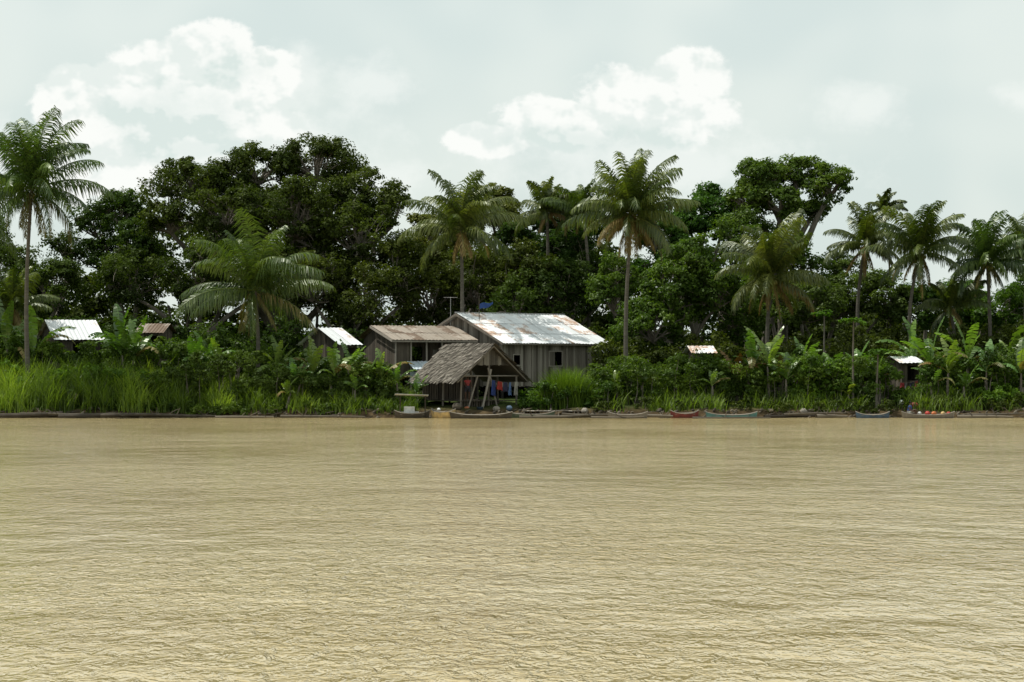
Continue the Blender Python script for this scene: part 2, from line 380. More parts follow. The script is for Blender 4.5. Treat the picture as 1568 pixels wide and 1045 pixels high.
tree("mango_tree",1060,170,[(1055,400,48,38,171),(1030,450,54,48,170),(1095,450,48,44,170),(940,450,38,55,172),(1000,500,58,44,168)],L_mid,0.35,R=0.95)
tree("spreading_tree",1195,182,[(1165,275,42,26,182),(1218,264,46,20,183),(1272,284,32,30,181),(1140,308,32,28,181),(1195,312,44,24,180),(1245,322,34,12,182)],L_mid,0.42,R=0.8,limbw=1.3,fork=0.75)
tree("broadleaf_tree",1140,178,[(1140,370,48,50,180),(1190,410,52,55,178),(1230,395,30,44,178),(1120,480,62,54,172)],L_mid,0.35)
tree("broadleaf_tree",1250,176,[(1230,470,54,44,174),(1290,460,52,40,177),(1350,460,52,38,176),(1290,410,30,20,180)],L_olive,0.3,R=0.95)
tree("broadleaf_tree",1450,178,[(1410,475,50,36,177),(1470,465,50,34,179),(1530,475,50,34,176),(1590,450,50,40,178)],L_mid,0.3,R=0.95)
tree("broadleaf_tree",1680,180,[(1680,430,70,60,180),(1780,400,80,70,184)],L_dark,0.35,twigs=16)
tree("broadleaf_tree",-110,180,[(-60,400,60,60,182),(-160,360,90,80,184)],L_dark,0.35,twigs=16)

mb=MB()
env_x=[-500,0,110,160,230,300,480,600,640,700,800,900,1000,1100,1200,1270,1330,1568,2000]
env_y=[400,420,430,380,310,300,300,330,385,365,365,365,375,365,400,440,470,485,430]
C=[];RR=[];T=[]
for i in range(900):
    px=rng.uniform(-450,2000); d=rng.uniform(190,206); top=np.interp(px,env_x,env_y)+rng.normal()*6+12
    py=top+(590-top)*rng.random()**1.05
    C.append((X(px,d),d,Z(py,d))); RR.append(rng.uniform(1.1,1.9)); T.append(rng.random()*0.7)
for i in range(300):
    px=-450+2450*(i+rng.random())/300; d=rng.uniform(206,213); py=rng.uniform(490,590) if i%3 else rng.uniform(510,560)
    C.append((X(px,d),d,Z(py,d))); RR.append(rng.uniform(1.6,2.2)); T.append(rng.random()*0.4)
puffs_to_leaves(mb,C,np.array(RR),26,10,0.45,tone=np.array(T))
for i in range(60):
    px=rng.uniform(-400,1900); d=rng.uniform(186,200); x=X(px,d)
    tube(mb,curve((x,d,gz(x,d)),(x+rng.normal(),d,rng.uniform(6,9)),0.04,6),np.linspace(0.25,0.12,6),6,0.5,1)
mb.build("distant_forest",[L_dark,bark])

# ================================================================ PALMS
P=[(48,290,154,102,45,32,5,0.1),(390,445,156,100,392,28,3,0.3),(706,352,168,80,704,26,3,0.2),(838,325,178,50,838,20,2,0.2),(893,325,176,50,890,18,2,0.2),
   (968,328,158,82,960,36,9,0.1),(1182,425,164,82,1180,28,4,0.2),(1325,375,170,62,1327,22,3,0.2),(1410,385,166,70,1412,26,5,0.1),(1512,400,167,66,1515,26,5,0.1),
   (1572,385,172,55,1570,20,2,0.2),(1455,470,168,50,1455,18,2,0.3),(-60,330,160,95,-60,24,3,0.1),(1650,380,168,75,1648,24,3,0.1),(20,470,165,60,20,18,2,0.3)]
for i,(px,py,d,R,bp,nf,dd,upr) in enumerate(P):
    palm("coconut_palm",px,py,d,R,bp,nf,dd,seed=i*3+1,upright=upr)
palm("areca_palm",1354,318,176,27,1356,12,0,0.09,seed=77,drop=0.9,nuts=False)

# ================================================================ UNDERGROWTH
def shrub_mass(name,x0,x1,topx,topy,d0,d1,n,mat,size=0.2,R=(0.35,0.8),tw=22,per=11):
    mb=MB(); C=[];RR=[]
    for i in range(n):
        px=rng.uniform(x0,x1); d=rng.uniform(d0,d1); r=rng.uniform(*R)
        top=np.interp(px,topx,topy)+rng.normal()*6; x=X(px,d); g0=gz(x,d)
        zt=Z(top,d)-r*0.7
        if zt<g0+0.1: zt=g0+0.1
        z=g0+0.1+(zt-g0-0.1)*rng.random()**0.6
        C.append((x,d,z)); RR.append(r)
    puffs_to_leaves(mb,C,np.array(RR),tw,per,size,flat=0.85)
    for k in range(0,n,3):
        c=C[k]; tube(mb,curve((c[0]+rng.normal()*0.2,c[1],gz(c[0],c[1])-0.05),c,0.08,4),[0.04,0.03,0.02,0.01],4,0.5,1)
    return mb.build(name,[mat,bark])
shrub_mass("riverside_shrubs",-300,600,[-300,0,55,75,165,200,215,265,280,330,400,440,600],[500,512,515,522,524,505,514,512,505,512,520,540,555],156,162,400,L_mid,0.2)
shrub_mass("riverside_shrubs",-300,240,[-300,0,100,180,240],[545,555,560,555,570],152,157,130,L_light,0.15,(0.3,0.6))
shrub_mass("riverside_shrubs",170,620,[170,260,330,400,480,560,620],[600,560,540,540,575,570,600],151.5,155,240,L_olive,0.15,(0.3,0.65))
shrub_mass("riverside_shrubs",-300,640,[-300,640],[470,500],168,172,240,L_dark,0.26,(0.7,1.2))
shrub_mass("riverside_shrubs",905,1300,[905,960,1010,1080,1150,1230,1300],[570,545,548,545,560,540,575],152.5,159,310,L_mid,0.17,(0.35,0.75))
shrub_mass("riverside_shrubs",915,1900,[915,1000,1100,1250,1300,1400,1500,1900],[530,520,520,510,500,505,500,470],163,169,430,L_dark,0.23,(0.6,1.1))
shrub_mass("riverside_shrubs",1220,1900,[1220,1300,1340,1366,1382,1408,1418,1500,1568,1900],[530,545,540,552,600,600,545,540,530,520],152.5,156,330,L_mid,0.17,(0.35,0.7))
shrub_mass("flowering_shrub",1215,1290,[1215,1250,1290],[560,528,560],152.5,154.5,60,L_light,0.15,(0.35,0.6))
shrub_mass("flowering_shrub",1500,1568,[1500,1540,1568],[600,585,600],151.5,153,25,L_light,0.15,(0.25,0.4))
shrub_mass("riverside_shrubs",600,950,[600,950],[500,510],171,174,180,L_dark,0.26,(0.8,1.2))
shrub_mass("yard_shrubs",800,935,[800,830,935],[602,590,580],151.6,156,130,L_mid,0.14,(0.25,0.5))
shrub_mass("yard_shrubs",540,600,[540,570,600],[550,555,575],151.5,157,90,L_mid,0.16,(0.3,0.6))
shrub_mass("yard_shrubs",600,650,[600,650],[598,612],152,156,30,L_dark,0.14,(0.25,0.4))
shrub_mass("bank_creepers",-300,640,[-300,640],[618,618],150.1,151.2,240,L_mid,0.12,(0.2,0.45),14,9)
shrub_mass("bank_creepers",900,1900,[900,1900],[616,614],150.3,151.6,190,L_dark,0.12,(0.2,0.4),14,9)

mb=MB()
n=28000; px=rng.uniform(-300,640,n); d=rng.uniform(150.0,157,n); xs=(px-784)*S*d/D0
cl=np.sin(xs*2.3+d*1.1)+0.7*np.sin(xs*5.1-d*2)+rng.normal(size=n)*0.6; k=cl>-0.5; xs,d,px,cl=xs[k],d[k],px[k],cl[k]; n=len(xs)
ys=shore(xs)+(d-150)+0.05
hs=np.interp(px,[-300,0,150,210,300,400,640],[3.4,3.3,3.4,2.9,2.4,2.0,1.2])*(0.4+0.65*rng.random(n)+0.08*cl)*np.interp(d,[150,151,157],[0.5,0.8,1.1])
tone=0.38+0.26*np.sin(xs*0.9+1.3*np.sin(xs*0.31))+0.4*(rng.random(n)-0.5)+0.06*cl
blades(mb,xs,ys,hs,0.03,0.6,tone=tone)
mb.build("tall_grass",[L_grass])
mb=MB()
n=8000; px=rng.uniform(900,1900,n); d=rng.uniform(150.2,154,n); xs=(px-784)*S*d/D0
ys=shore(xs)+(d-150)+0.1
dens=np.sin(xs*0.7)+0.6*np.sin(xs*1.9+1)+rng.normal(size=n)*0.5; k=dens>-0.1
xs,ys=xs[k],ys[k]; hs=(0.4+1.0*rng.random(len(xs)))*np.interp(ys-shore(xs),[0,1,4],[0.6,0.9,1.3])
blades(mb,xs,ys,hs,0.03,0.6,tone=0.6*rng.random(len(xs))); mb.build("bank_grass",[L_grass])
mb=MB()
n=2600; xs=X(868,153)+rng.normal(size=n)*0.85; ys=153+rng.normal(size=n)*0.5; hs=3.1*(0.4+0.6*rng.random(n))*np.exp(-((xs-X(868,153))/2.6)**2)
blades(mb,xs,ys,hs,0.022,0.45,tone=0.1+0.6*rng.random(n)); mb.build("reed_clump",[L_light])

for px,py,d in [(205,480,157),(185,492,156.5),(322,495,156),(300,510,156),(425,515,154),(452,540,152.5),(478,528,154),(512,540,152.5),(535,522,154),(562,542,152),(585,548,152),(608,560,152),(638,582,152.5),(440,575,151.5),(545,575,151.5),
                (10,470,158),(50,490,157.5),(985,560,153.5),(1090,565,152.5),(1150,505,155),(1178,518,154),(1205,540,153),(1228,515,156),(1400,505,159.5),(1425,498,155),(1452,525,153),(1482,503,155),(1510,525,153.5),(1545,495,156),(1562,535,153),
                (1315,540,157),(1275,525,157),(1600,500,158),(1660,500,158),(-60,500,158),(120,595,151.5),(1480,560,152.5),(1432,560,152.5),(1345,545,154),(920,575,154),(945,560,154.5)]:
    banana(px,py,d)
banana(1128,535,155,L_red); banana(338,520,155,L_yel,n=6); banana(1195,535,155,L_palmdead,n=6); banana(1300,590,152.5,L_yel,name="taro_plant",n=6)
def papaya(px,py,d,r=1.0):
    mb=MB(); x=X(px,d); b=np.array([x,d,gz(x,d)-0.05]); t=np.array([x+0.1,d,Z(py,d)])
    tube(mb,curve(b,t,0.015,8),np.linspace(0.09,0.05,8),7,0.9,1)
    C=[]
    for i in range(13):
        a=i*2.4; rr=r*(0.35+0.65*rng.random()); e=t+np.array([math.cos(a)*rr,math.sin(a)*rr,0.15-0.4*rng.random()*rr])
        tube(mb,curve(t,e,0.06,4,0.1),0.012,4,0.9,1); C.append(e)
    puffs_to_leaves(mb,C,0.26,6,6,0.24,flat=0.35,up=1.2)
    return mb.build("papaya_tree",[L_light,bark_p])
papaya(1305,492,152.5,0.9); papaya(1342,540,152.3,0.7); papaya(1260,480,160,0.7)

# ================================================================ BUILDINGS
def corr_roof(mb,O,A,B,rows=2,pw=0.85,mat=0):
    O=np.asarray(O,float);A=np.asarray(A,float);B=np.asarray(B,float)
    La=np.linalg.norm(A); N=np.cross(A,B); N/=np.linalg.norm(N)
    if N[2]<0: N=-N
    np_=max(1,int(round(La/pw)))
    for r in range(rows):
        for i in range(np_):
            m=10; s=np.linspace(i/np_,(i+1.04)/np_ if i<np_-1 else 1,m)
            wv=0.022*np.sin(np.arange(m)*math.pi/1.5+0.3)
            t0=r/rows; t1=min(1.02,(r+1)/rows+(0.03 if r<rows-1 else rng.random()*0.02))
            lift=0.012*(i%2)+0.02*(rows-1-r)+rng.random()*0.008
            V=[]
            for t in (t0,t1):
                for k in range(m): V.append(O+A*s[k]+B*t+N*(wv[k]+lift))
            Q=[(k,k+1,m+k+1,m+k) for k in range(m-1)]
            V2=[v-N*0.012 for v in V]; 
            mb.add(V+V2,Q+[(2*m+a,2*m+dd,2*m+c,2*m+b_) for a,b_,c,dd in Q],rng.random(),mat)
def plank_wall(mb,F,along,c0,c1,fix,z0,z1,openings=(),pw=0.2,mat=0,th=0.03,ztop=None):
    n=max(1,int((c1-c0)/pw))
    for i in range(n):
        s0=c0+(c1-c0)*i/n; s1=c0+(c1-c0)*(i+1)/n-0.012
        zt=z1 if ztop is None else ztop((s0+s1)/2)
        segs=[(z0-rng.random()*0.1,zt)]
        for (o0,o1,oz0,oz1) in openings:
            if s1>o0 and s0<o1: segs=[(segs[0][0],oz0),(oz1,zt)]
        j=rng.random()*0.015; r=rng.random()
        for a,b in segs:
            if b-a<0.05: continue
            if along=='a': box(mb,F,s0,s1,fix+j,fix+j+th,a,b,r,mat)
            else: box(mb,F,fix+j,fix+j+th,s0,s1,a,b,r,mat)

F=Frame(X(698,165),165,math.radians(40)); e=empty("wooden_house")
L=10.5; W=5.35; zr=7.27; ze=5.08; fl=2.0
mb=MB()
corr_roof(mb,F.p(0,0.02,zr),F.a*L,F.b*W+F.z*(ze-zr),3,0.8)
corr_roof(mb,F.p(0,-0.02,zr),F.a*L,-F.b*W+F.z*(ze-zr),2)
mb.build("roof",[zinc],parent=e)
mb=MB()
box(mb,F,-0.02,L+0.02,-0.12,0.12,zr+0.065,zr+0.09,0.6)
mb.build("ridge_cap",[zinc],parent=e)
mb=MB(); sl=(zr-ze)/W
win=[(5.0,6.2,3.45,4.45),(1.6,2.2,3.5,4.2)]
plank_wall(mb,F,'a',0.5,L-0.5,W-0.75,fl,ze+0.2,win)
plank_wall(mb,F,'a',0.5,L-0.5,-(W-0.75),fl,ze+0.2)
plank_wall(mb,F,'b',-(W-0.75),W-0.75,0.5,fl,5,[(-2.5,-1.6,fl,4.4)],ztop=lambda b: zr-0.12-abs(b)*sl)
plank_wall(mb,F,'b',-(W-0.75),W-0.75,L-0.55,fl,5,ztop=lambda b: zr-0.12-abs(b)*sl)
mb.build("plank_walls",[wood],parent=e)
mb=MB()
for o in win:
    b0=W-0.70
    for (a0,a1,z0,z1) in ((o[0]-0.08,o[0],o[2]-.08,o[3]+.08),(o[1],o[1]+0.08,o[2]-.08,o[3]+.08),(o[0],o[1],o[3],o[3]+.08),(o[0],o[1],o[2]-.08,o[2])):
        box(mb,F,a0,a1,b0,b0+0.05,z0,z1,0.9)
box(mb,F,5.0,5.5,W-0.68,W-0.64,3.45,4.45,0.2)
for a in (0.42,3.3,6.6,L-0.5):
    box(mb,F,a,a+0.1,W-0.69,W-0.6,fl-0.1,ze+0.18,0.85)
for s in (-1,1):
    P0=F.p(-0.04,0,zr-0.16);P1=F.p(-0.04,s*W,ze-0.16)
    slab(mb,[P0,P1,P1+F.z*0.15,P0+F.z*0.15],F.a*0.035,0.4)
box(mb,F,0.0,L,W-0.06,W-0.02,ze-0.16,ze-0.04,0.5)
for i in range(14):
    a=0.3+i*(L-0.6)/13; P0=F.p(a,W-0.8,ze+0.13);P1=F.p(a,W-0.07,ze-0.14)
    slab(mb,[P0,P1,P1+F.z*0.09,P0+F.z*0.09],F.a*0.05,0.3)
mb.build("frames_and_trim",[wood],parent=e)
mb=MB()
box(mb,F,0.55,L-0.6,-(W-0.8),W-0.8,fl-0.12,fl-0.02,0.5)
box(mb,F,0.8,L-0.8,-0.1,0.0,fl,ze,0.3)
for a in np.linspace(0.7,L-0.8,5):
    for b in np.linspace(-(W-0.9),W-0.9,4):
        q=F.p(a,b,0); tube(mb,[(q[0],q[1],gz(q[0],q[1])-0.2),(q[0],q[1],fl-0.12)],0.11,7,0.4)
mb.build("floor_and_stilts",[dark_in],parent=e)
mb=MB(); q=F.p(0.9,1.6,0); q2=F.p(0.3,-1.0,0)
tube(mb,[(q[0],q[1],6.0),(q[0],q[1],8.35)],0.03,5,0.5)
fl_e=empty("flag"); mb.build("pole",[wood_d],parent=fl_e)
mb=MB(); nn=9
V=[]
for j in (0,1):
    for i in range(nn):
        t=i/(nn-1); V.append((q[0]+t*1.0,q[1]-0.1*math.sin(t*7),7.9-0.42*j+0.08*math.sin(t*6+j)+0.42*t-(0.2*t if j==0 else 0)))
mb.add(V,[(i,i+1,nn+i+1,nn+i) for i in range(nn-1)],0.7,0); mb.build("cloth",[paint("flag_blue",(0.03,0.08,0.28))],parent=fl_e)
mb=MB(); tube(mb,[(q2[0],q2[1],6.4),(q2[0],q2[1],8.5)],0.022,5,0.5)
tube(mb,[(q2[0]-0.5,q2[1],8.45),(q2[0]+0.5,q2[1],8.45)],0.016,5,0.5)
for t in np.linspace(-0.45,0.45,7): tube(mb,[(q2[0]+t,q2[1]-0.3,8.45),(q2[0]+t,q2[1]+0.3,8.48)],0.01,4,0.5)
mb.build("tv_antenna",[surf_mat("aluminium",[(0.2,(0.3,0.3,0.3)),(0.8,(0.5,0.5,0.5))],3,0.4,metal=0.8)])

F=Frame(X(567,163),163,math.radians(25)); e=empty("porch_house")
L=6.6; W=4.3; zt=6.33; ze=5.28; fl=2.9; sl=(zt-ze)/W
mb=MB(); corr_roof(mb,F.p(0,0.0,zt),F.a*L,F.b*W+F.z*(ze-zt),2)
corr_roof(mb,F.p(0,-0.03,zt),F.a*L,-F.b*2.5+F.z*(-0.9),1); mb.build("roof",[zinc_r],parent=e)
mb=MB()
plank_wall(mb,F,'b',-2.2,W-0.5,0.35,fl,5,ztop=lambda b: zt-0.1-max(b,0)*sl-max(-b,0)*0.36)
plank_wall(mb,F,'a',0.35,1.5,W-0.5,fl,ze+0.05)
plank_wall(mb,F,'a',1.5,L-0.3,W-2.2,fl,ze+0.42,[(2.2,3.0,fl,4.8),(4.0,4.9,3.7,4.6)])
plank_wall(mb,F,'a',3.9,L-0.3,W-0.5,fl,fl+0.75)
mb.build("plank_walls",[wood_d],parent=e)
mb=MB()
for a in (0.33,1.5,2.7,3.9,5.1,L-0.4): box(mb,F,a,a+0.1,W-0.42,W-0.32,gz(*F.p(a,W-0.4,0)[:2])-0.2,ze+0.02,0.8)
box(mb,F,0.3,L-0.3,W-0.30,W-0.24,fl-0.18,fl-0.04,0.7); box(mb,F,1.5,L-0.3,W-0.30,W-0.25,fl+0.78,fl+0.86,0.8)
box(mb,F,0.0,L,W-0.08,W-0.03,ze-0.17,ze-0.05,0.7)
P0=F.p(-0.05,0,zt-0.17);P1=F.p(-0.05,W,ze-0.17); slab(mb,[P0,P1,P1+F.z*0.15,P0+F.z*0.15],F.a*0.035,0.8)
mb.build("posts_and_rails",[wood],parent=e)
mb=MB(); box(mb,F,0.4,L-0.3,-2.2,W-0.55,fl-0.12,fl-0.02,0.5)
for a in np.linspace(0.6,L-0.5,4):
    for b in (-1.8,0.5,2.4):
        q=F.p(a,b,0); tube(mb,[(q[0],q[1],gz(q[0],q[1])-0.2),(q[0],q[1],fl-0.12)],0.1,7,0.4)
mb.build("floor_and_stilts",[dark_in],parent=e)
mb=MB(); corr_roof(mb,F.p(1.2,W-0.28,3.75),F.a*2.4,F.b*1.3-F.z*0.55,1); corr_roof(mb,F.p(1.4,W-0.20,3.0),F.a*1.9,F.b*0.05-F.z*0.8,1)
mb.build("awning_sheets",[zinc_b],parent=e)

e=empty("thatched_shelter")
phi=math.radians(40); ox,oy=X(752,152.6),152.6
F=Frame(ox,oy,phi); HF=F
L=4.7; H=3.1; zr=4.9; ze=2.45
mb=MB()
for s in (-1,1):
    dn=F.a*s*H+F.z*(ze-zr)
    slab(mb,[F.p(0,0.25,zr-0.12),F.p(0,-L,zr-0.12),F.p(0,-L,zr-0.12)+dn,F.p(0,0.25,zr-0.12)+dn],F.z*0.08,0.3)
    nr=13
    N=unit(np.cross(F.b,dn)); N=N if N[2]>0 else -N
    for r in range(nr):
        m=70
        for k in range(m):
            b=0.35-(L+0.5)*(k+rng.random())/m; t=(r-0.1+rng.normal()*0.12)/nr; l=(0.12+0.09*rng.random())
            w=0.06+0.07*rng.random()
            A=F.p(0,b,zr)+dn*t+N*(0.0+0.03*rng.random()); B=A+dn*l+N*(0.04+0.10*rng.random())+F.b*rng.normal()*0.08
            mb.add([A-F.b*w,A+F.b*w,B+F.b*w*0.6,B-F.b*w*0.6],[(0,1,2,3)],np.clip(0.1+0.75*rng.random()+0.12*(r%2),0,1))
for k in range(60):
    b=0.3-(L+0.4)*rng.random(); A=F.p(-0.35,b,zr-0.12);B=F.p(0,b,zr+0.08);C=F.p(0.35,b,zr-0.12)
    mb.add([A,B,B+F.b*0.12,A+F.b*0.12],[(0,1,2,3)],rng.random()); mb.add([C,B,B+F.b*0.12,C+F.b*0.12],[(0,1,2,3)],rng.random())
mb.build("thatch_roof",[thatch],parent=e)
mb=MB()
for i in range(26):
    a=-1.7+3.4*i/25; zt=zr-0.2-abs(a)*(zr-ze)/H
    box(mb,F,a,a+0.12,-0.16,-0.13,3.45+0.05*rng.random(),max(zt,3.5),rng.random())
mb.build("gable_panel",[thatch],parent=e)
mb=MB()
for a in (-2.4,0,2.4):
    for b in (-0.2,-2.2,-4.4):
        q=F.p(a,b,0); zt=zr-0.2-abs(a)*(zr-ze)/H
        q1=q+np.array([rng.normal()*0.06,0,0]); tube(mb,[(q1[0],q1[1],-0.6),(q[0],q[1],zt)],0.075,7,rng.random()*0.6)
for b in (-0.2,-4.4):
    tube(mb,[F.p(-2.6,b,2.75),F.p(2.6,b,2.75)],0.05,6,0.6)
for s in (-1,1):
    tube(mb,[F.p(s*2.4,0.2,2.95),F.p(s*2.4,-L,2.95)],0.05,6,0.6)
    tube(mb,[F.p(0.05,0.22,zr-0.15),F.p(s*H,0.22,ze-0.12)],0.05,6,0.5)
tube(mb,[F.p(-1.1,0.3,0.2),F.p(-0.1,0.1,3.2)],0.08,7,0.7); tube(mb,[F.p(0.5,0.2,0.2),F.p(-0.4,0.15,3.3)],0.06,7,0.5)
tube(mb,[F.p(-2.2,0.1,0.2),F.p(-1.2,0,2.7)],0.06,7,0.5)
mb.build("post_frame",[wood],parent=e)
mb=MB()
for i in range(24): box(mb,F,-2.5+i*0.21,-2.5+i*0.21+0.18,-4.6,-0.1,1.05,1.10,rng.random())
for i in range(22): box(mb,F,-2.3+i*0.21,-2.3+i*0.21+0.19,-4.55,-4.52,1.1,2.7,rng.random())
for i in range(16): box(mb,F,-2.3+i*0.21+0.02*rng.random(),-2.3+i*0.21+0.15,-0.35,-0.32,0.5,1.0+0.25*rng.random(),rng.random())
mb.build("platform_and_back_wall",[wood_d],parent=e)

def laundry(name,p0,p1,cols,h=0.75,seed=0):
    r=np.random.default_rng(seed); e=empty(name); p0=np.array(p0,float);p1=np.array(p1,float)
    mb=MB(); t=np.linspace(0,1,9)[:,None]; tube(mb,p0+(p1-p0)*t-np.array([0,0,0.12])*np.sin(math.pi*t),0.01,4); mb.build("line",[wood_d],parent=e)
    n=len(cols); d=(p1-p0)
    for i,c in enumerate(cols):
        mb=MB(); a=(i+0.08)/n; b=(i+0.35+0.5*r.random())/n; V=[];m=7;rows=5; hh=h*(0.4+0.8*r.random()); pr=unit(np.array([-d[1],d[0],0]))
        for k in range(rows):
            for j in range(m):
                u=a+(b-a)*j/(m-1)+ (0.006*(k)*(1 if j>m/2 else -1)); V.append(p0+d*u+np.array([0,0,-0.12*math.sin(math.pi*u)-hh*k/(rows-1)+(0.05*math.sin(j*2.2) if k==rows-1 else 0)])+pr*0.05*math.sin(j*1.9+k*0.4)*(k/rows+0.2))
        mb.add(V,[(k*m+j,k*m+j+1,(k+1)*m+j+1,(k+1)*m+j) for k in range(rows-1) for j in range(m-1)],r.random()); mb.build("garment_%d"%(i+1),[paint("cloth_%s_%d"%(name,i),c,0.9)],parent=e)
laundry("clothesline",F.p(-0.2,0.3,2.5),F.p(2.3,0.3,2.4),[(0.03,0.06,0.22),(0.35,0.04,0.03),(0.04,0.04,0.08),(0.12,0.2,0.38),(0.4,0.38,0.33)],0.9,1)

def cottage(name,pxl,pxr,py_r,py_e,d,ang,roofm,wallm,depth=3.5,floor=1.6):
    e=empty(name); F=Frame(X(pxl,d),d,math.radians(ang)); L=(X(pxr,d)-X(pxl,d))/math.cos(math.radians(ang)); zr=Z(py_r,d); ze=Z(py_e,d-depth/2); W=depth/2+0.4
    mb=MB(); corr_roof(mb,F.p(0,0.02,zr),F.a*L,F.b*W+F.z*(ze-zr),1); corr_roof(mb,F.p(0,-0.02,zr),F.a*L,-F.b*W+F.z*(ze-zr),1); mb.build("roof",[roofm],parent=e)
    sl=(zr-ze)/W; mb=MB()
    plank_wall(mb,F,'a',0.3,L-0.3,W-0.4,floor,ze+0.1,[(L*0.4,L*0.4+0.8,floor+0.9,ze-0.2)] if ze-floor>1.6 else ())
    plank_wall(mb,F,'a',0.3,L-0.3,-(W-0.4),floor,ze+0.1)
    for a in (0.3,L-0.33): plank_wall(mb,F,'b',-(W-0.4),W-0.4,a,floor,ze,ztop=lambda b: zr-0.08-abs(b)*sl)
    mb.build("plank_walls",[wallm],parent=e)
    mb=MB(); box(mb,F,0.35,L-0.35,-(W-0.45),W-0.45,floor-0.1,floor-0.02)
    for a in np.linspace(0.4,L-0.4,3):
        for b in (-(W-0.5),W-0.5):
            q=F.p(a,b,0); tube(mb,[(q[0],q[1],gz(q[0],q[1])-0.2),(q[0],q[1],floor-0.1)],0.09,6)
    mb.build("floor_and_stilts",[wood_d],parent=e)
cottage("village_hut",68,140,490,520,165.5,25,zinc,wood_d,5.0,1.6)
cottage("village_hut",216,262,496,510,166,-5,zinc_r,wood_d,3.5,1.8)
cottage("village_hut",486,520,502,528,160.5,42,zinc,wood_d,4.2,1.5)
cottage("village_hut",1052,1092,530,541,162,5,zinc,wood_d,3.0,1.6)
cottage("village_hut",905,948,528,540,172,8,zinc_b,wood_d,3.0,1.8)
cottage("riverside_hut",1362,1402,546,556,159,12,zinc,wood_d,3.0,1.5)
laundry("clothesline",(X(1378,154.6),154.6,2.3),(X(1408,154.6),154.6,2.5),[(0.4,0.05,0.06),(0.25,0.25,0.25),(0.05,0.05,0.10),(0.35,0.08,0.08)],0.5,4)

# ================================================================ BOATS, LOGS
def canoe(name,px0,px1,d,mat,inm,W=0.75,Hh=0.42,ang=0,thw=3,dz=0.0,e=None):
    x0,x1=X(px0,d),X(px1,d); L=(x1-x0)/max(0.2,math.cos(ang)); e=e or empty(name)
    c=np.array([(x0+x1)/2,d,0.0]); ca,sa=math.cos(ang),math.sin(ang)
    def T(l,w,z): return (c[0]+l*ca-w*sa,c[1]+l*sa+w*ca,z+dz)
    m=21; sec=[(-1,1.0),(-0.92,0.45),(-0.6,0.0),(0,-0.12),(0.6,0.0),(0.92,0.45),(1,1.0)]
    mb=MB(); 
    for shell in (0,1):
        V=[]
        for i in range(m):
            t=-1+2*i/(m-1); w=W/2*max(0.03,(1-abs(t)**3.0))-0.03*shell; w=max(w,0.01); sh=0.22*abs(t)**3
            for (u,zz) in sec: V.append(T(t*L/2*(1-0.02*shell)*(0.96+0.04*max(zz,0)),u*w,-0.1+sh*(0.6+0.4*max(zz,0))+zz*Hh+(0.04*shell if zz<0.9 else 0)))
        k=len(sec); Q=[(i*k+j,i*k+j+1,(i+1)*k+j+1,(i+1)*k+j) for i in range(m-1) for j in range(k-1)]
        mb.add(V,Q,0.5,shell)
    mb.build("hull",[mat,inm],True,parent=e)
    mb=MB()
    for s in (-1,1):
        pts=[T((-1+2*i/(m-1))*L/2,s*W/2*max(0.03,(1-abs(-1+2*i/(m-1))**3.0)),-0.1+0.22*abs(-1+2*i/(m-1))**3+Hh) for i in range(m)]
        tube(mb,pts,0.022,5,0.8)
    for i in range(thw):
        t=-0.6+1.2*i/max(1,thw-1); w=W/2*(1-abs(t)**3); 
        V=[T(t*L/2-0.09,-w,Hh-0.16),T(t*L/2+0.09,-w,Hh-0.16),T(t*L/2+0.09,w,Hh-0.16),T(t*L/2-0.09,w,Hh-0.16)]
        slab(mb,V,(0,0,0.03),0.6)
    mb.build("gunwales_and_thwarts",[wood],parent=e); return e
wd=wood; dk=wood_d
pt_teal=paint("teal_paint",(0.11,0.25,0.24)); pt_red=paint("red_paint",(0.2,0.045,0.04)); pt_yel=paint("yellow_paint",(0.6,0.42,0.18)); pt_blue=paint("blue_paint",(0.08,0.13,0.2)); pt_white=paint("white_paint",(0.75,0.75,0.72)); pt_green=paint("green_paint",(0.08,0.12,0.08)); pt_or=paint("orange_paint",(0.6,0.18,0.06)); pt_red2=paint("bright_red_plastic",(0.5,0.05,0.035))
be=canoe("moored_boat",604,658,149.0,dk,pt_blue,1.1,0.4,0.08)
F=Frame(X(607,149),149.0,0.08); mb=MB()
for a in (0.25,1.9):
    for b in (-0.42,0.42): q=F.p(a,b,0); tube(mb,[(q[0],q[1],0.1),(q[0],q[1],1.45)],0.025,5,0.3)
mb.build("canopy_posts",[wood_d],parent=be); mb=MB()
P=[F.p(-0.1,-0.6,1.48),F.p(2.1,-0.6,1.4),F.p(2.1,0.6,1.5),F.p(-0.1,0.6,1.58)]; slab(mb,P,(0,0,0.03),0.6)
mb.build("canopy",[pt_white],parent=be)
mb=MB(); box(mb,F,0.1,1.5,-0.6,-0.57,0.15,0.42,0.6); box(mb,F,0.5,1.2,-0.2,0.2,0.2,0.75,0.6); mb.build("side_panel_and_engine_box",[pt_white],parent=be)
canoe("canoe",660,698,148.3,pt_yel,wd,0.7,0.5,-0.6)
canoe("canoe",688,785,147.6,dk,dk,0.7,0.33)
canoe("canoe",775,850,149.2,pt_green,dk,0.7,0.34,0.05)
canoe("canoe",930,992,148.6,wd,dk,0.7,0.33,-0.05)
canoe("canoe",1026,1070,149.1,pt_red,dk,0.75,0.4,0.1)
canoe("canoe",1080,1160,148.2,pt_teal,wd,0.75,0.32,0.03)
canoe("canoe",1310,1362,148.9,pt_blue,pt_yel,0.7,0.32,-0.05)
canoe("canoe",1380,1462,148.4,wd,wd,0.85,0.32)
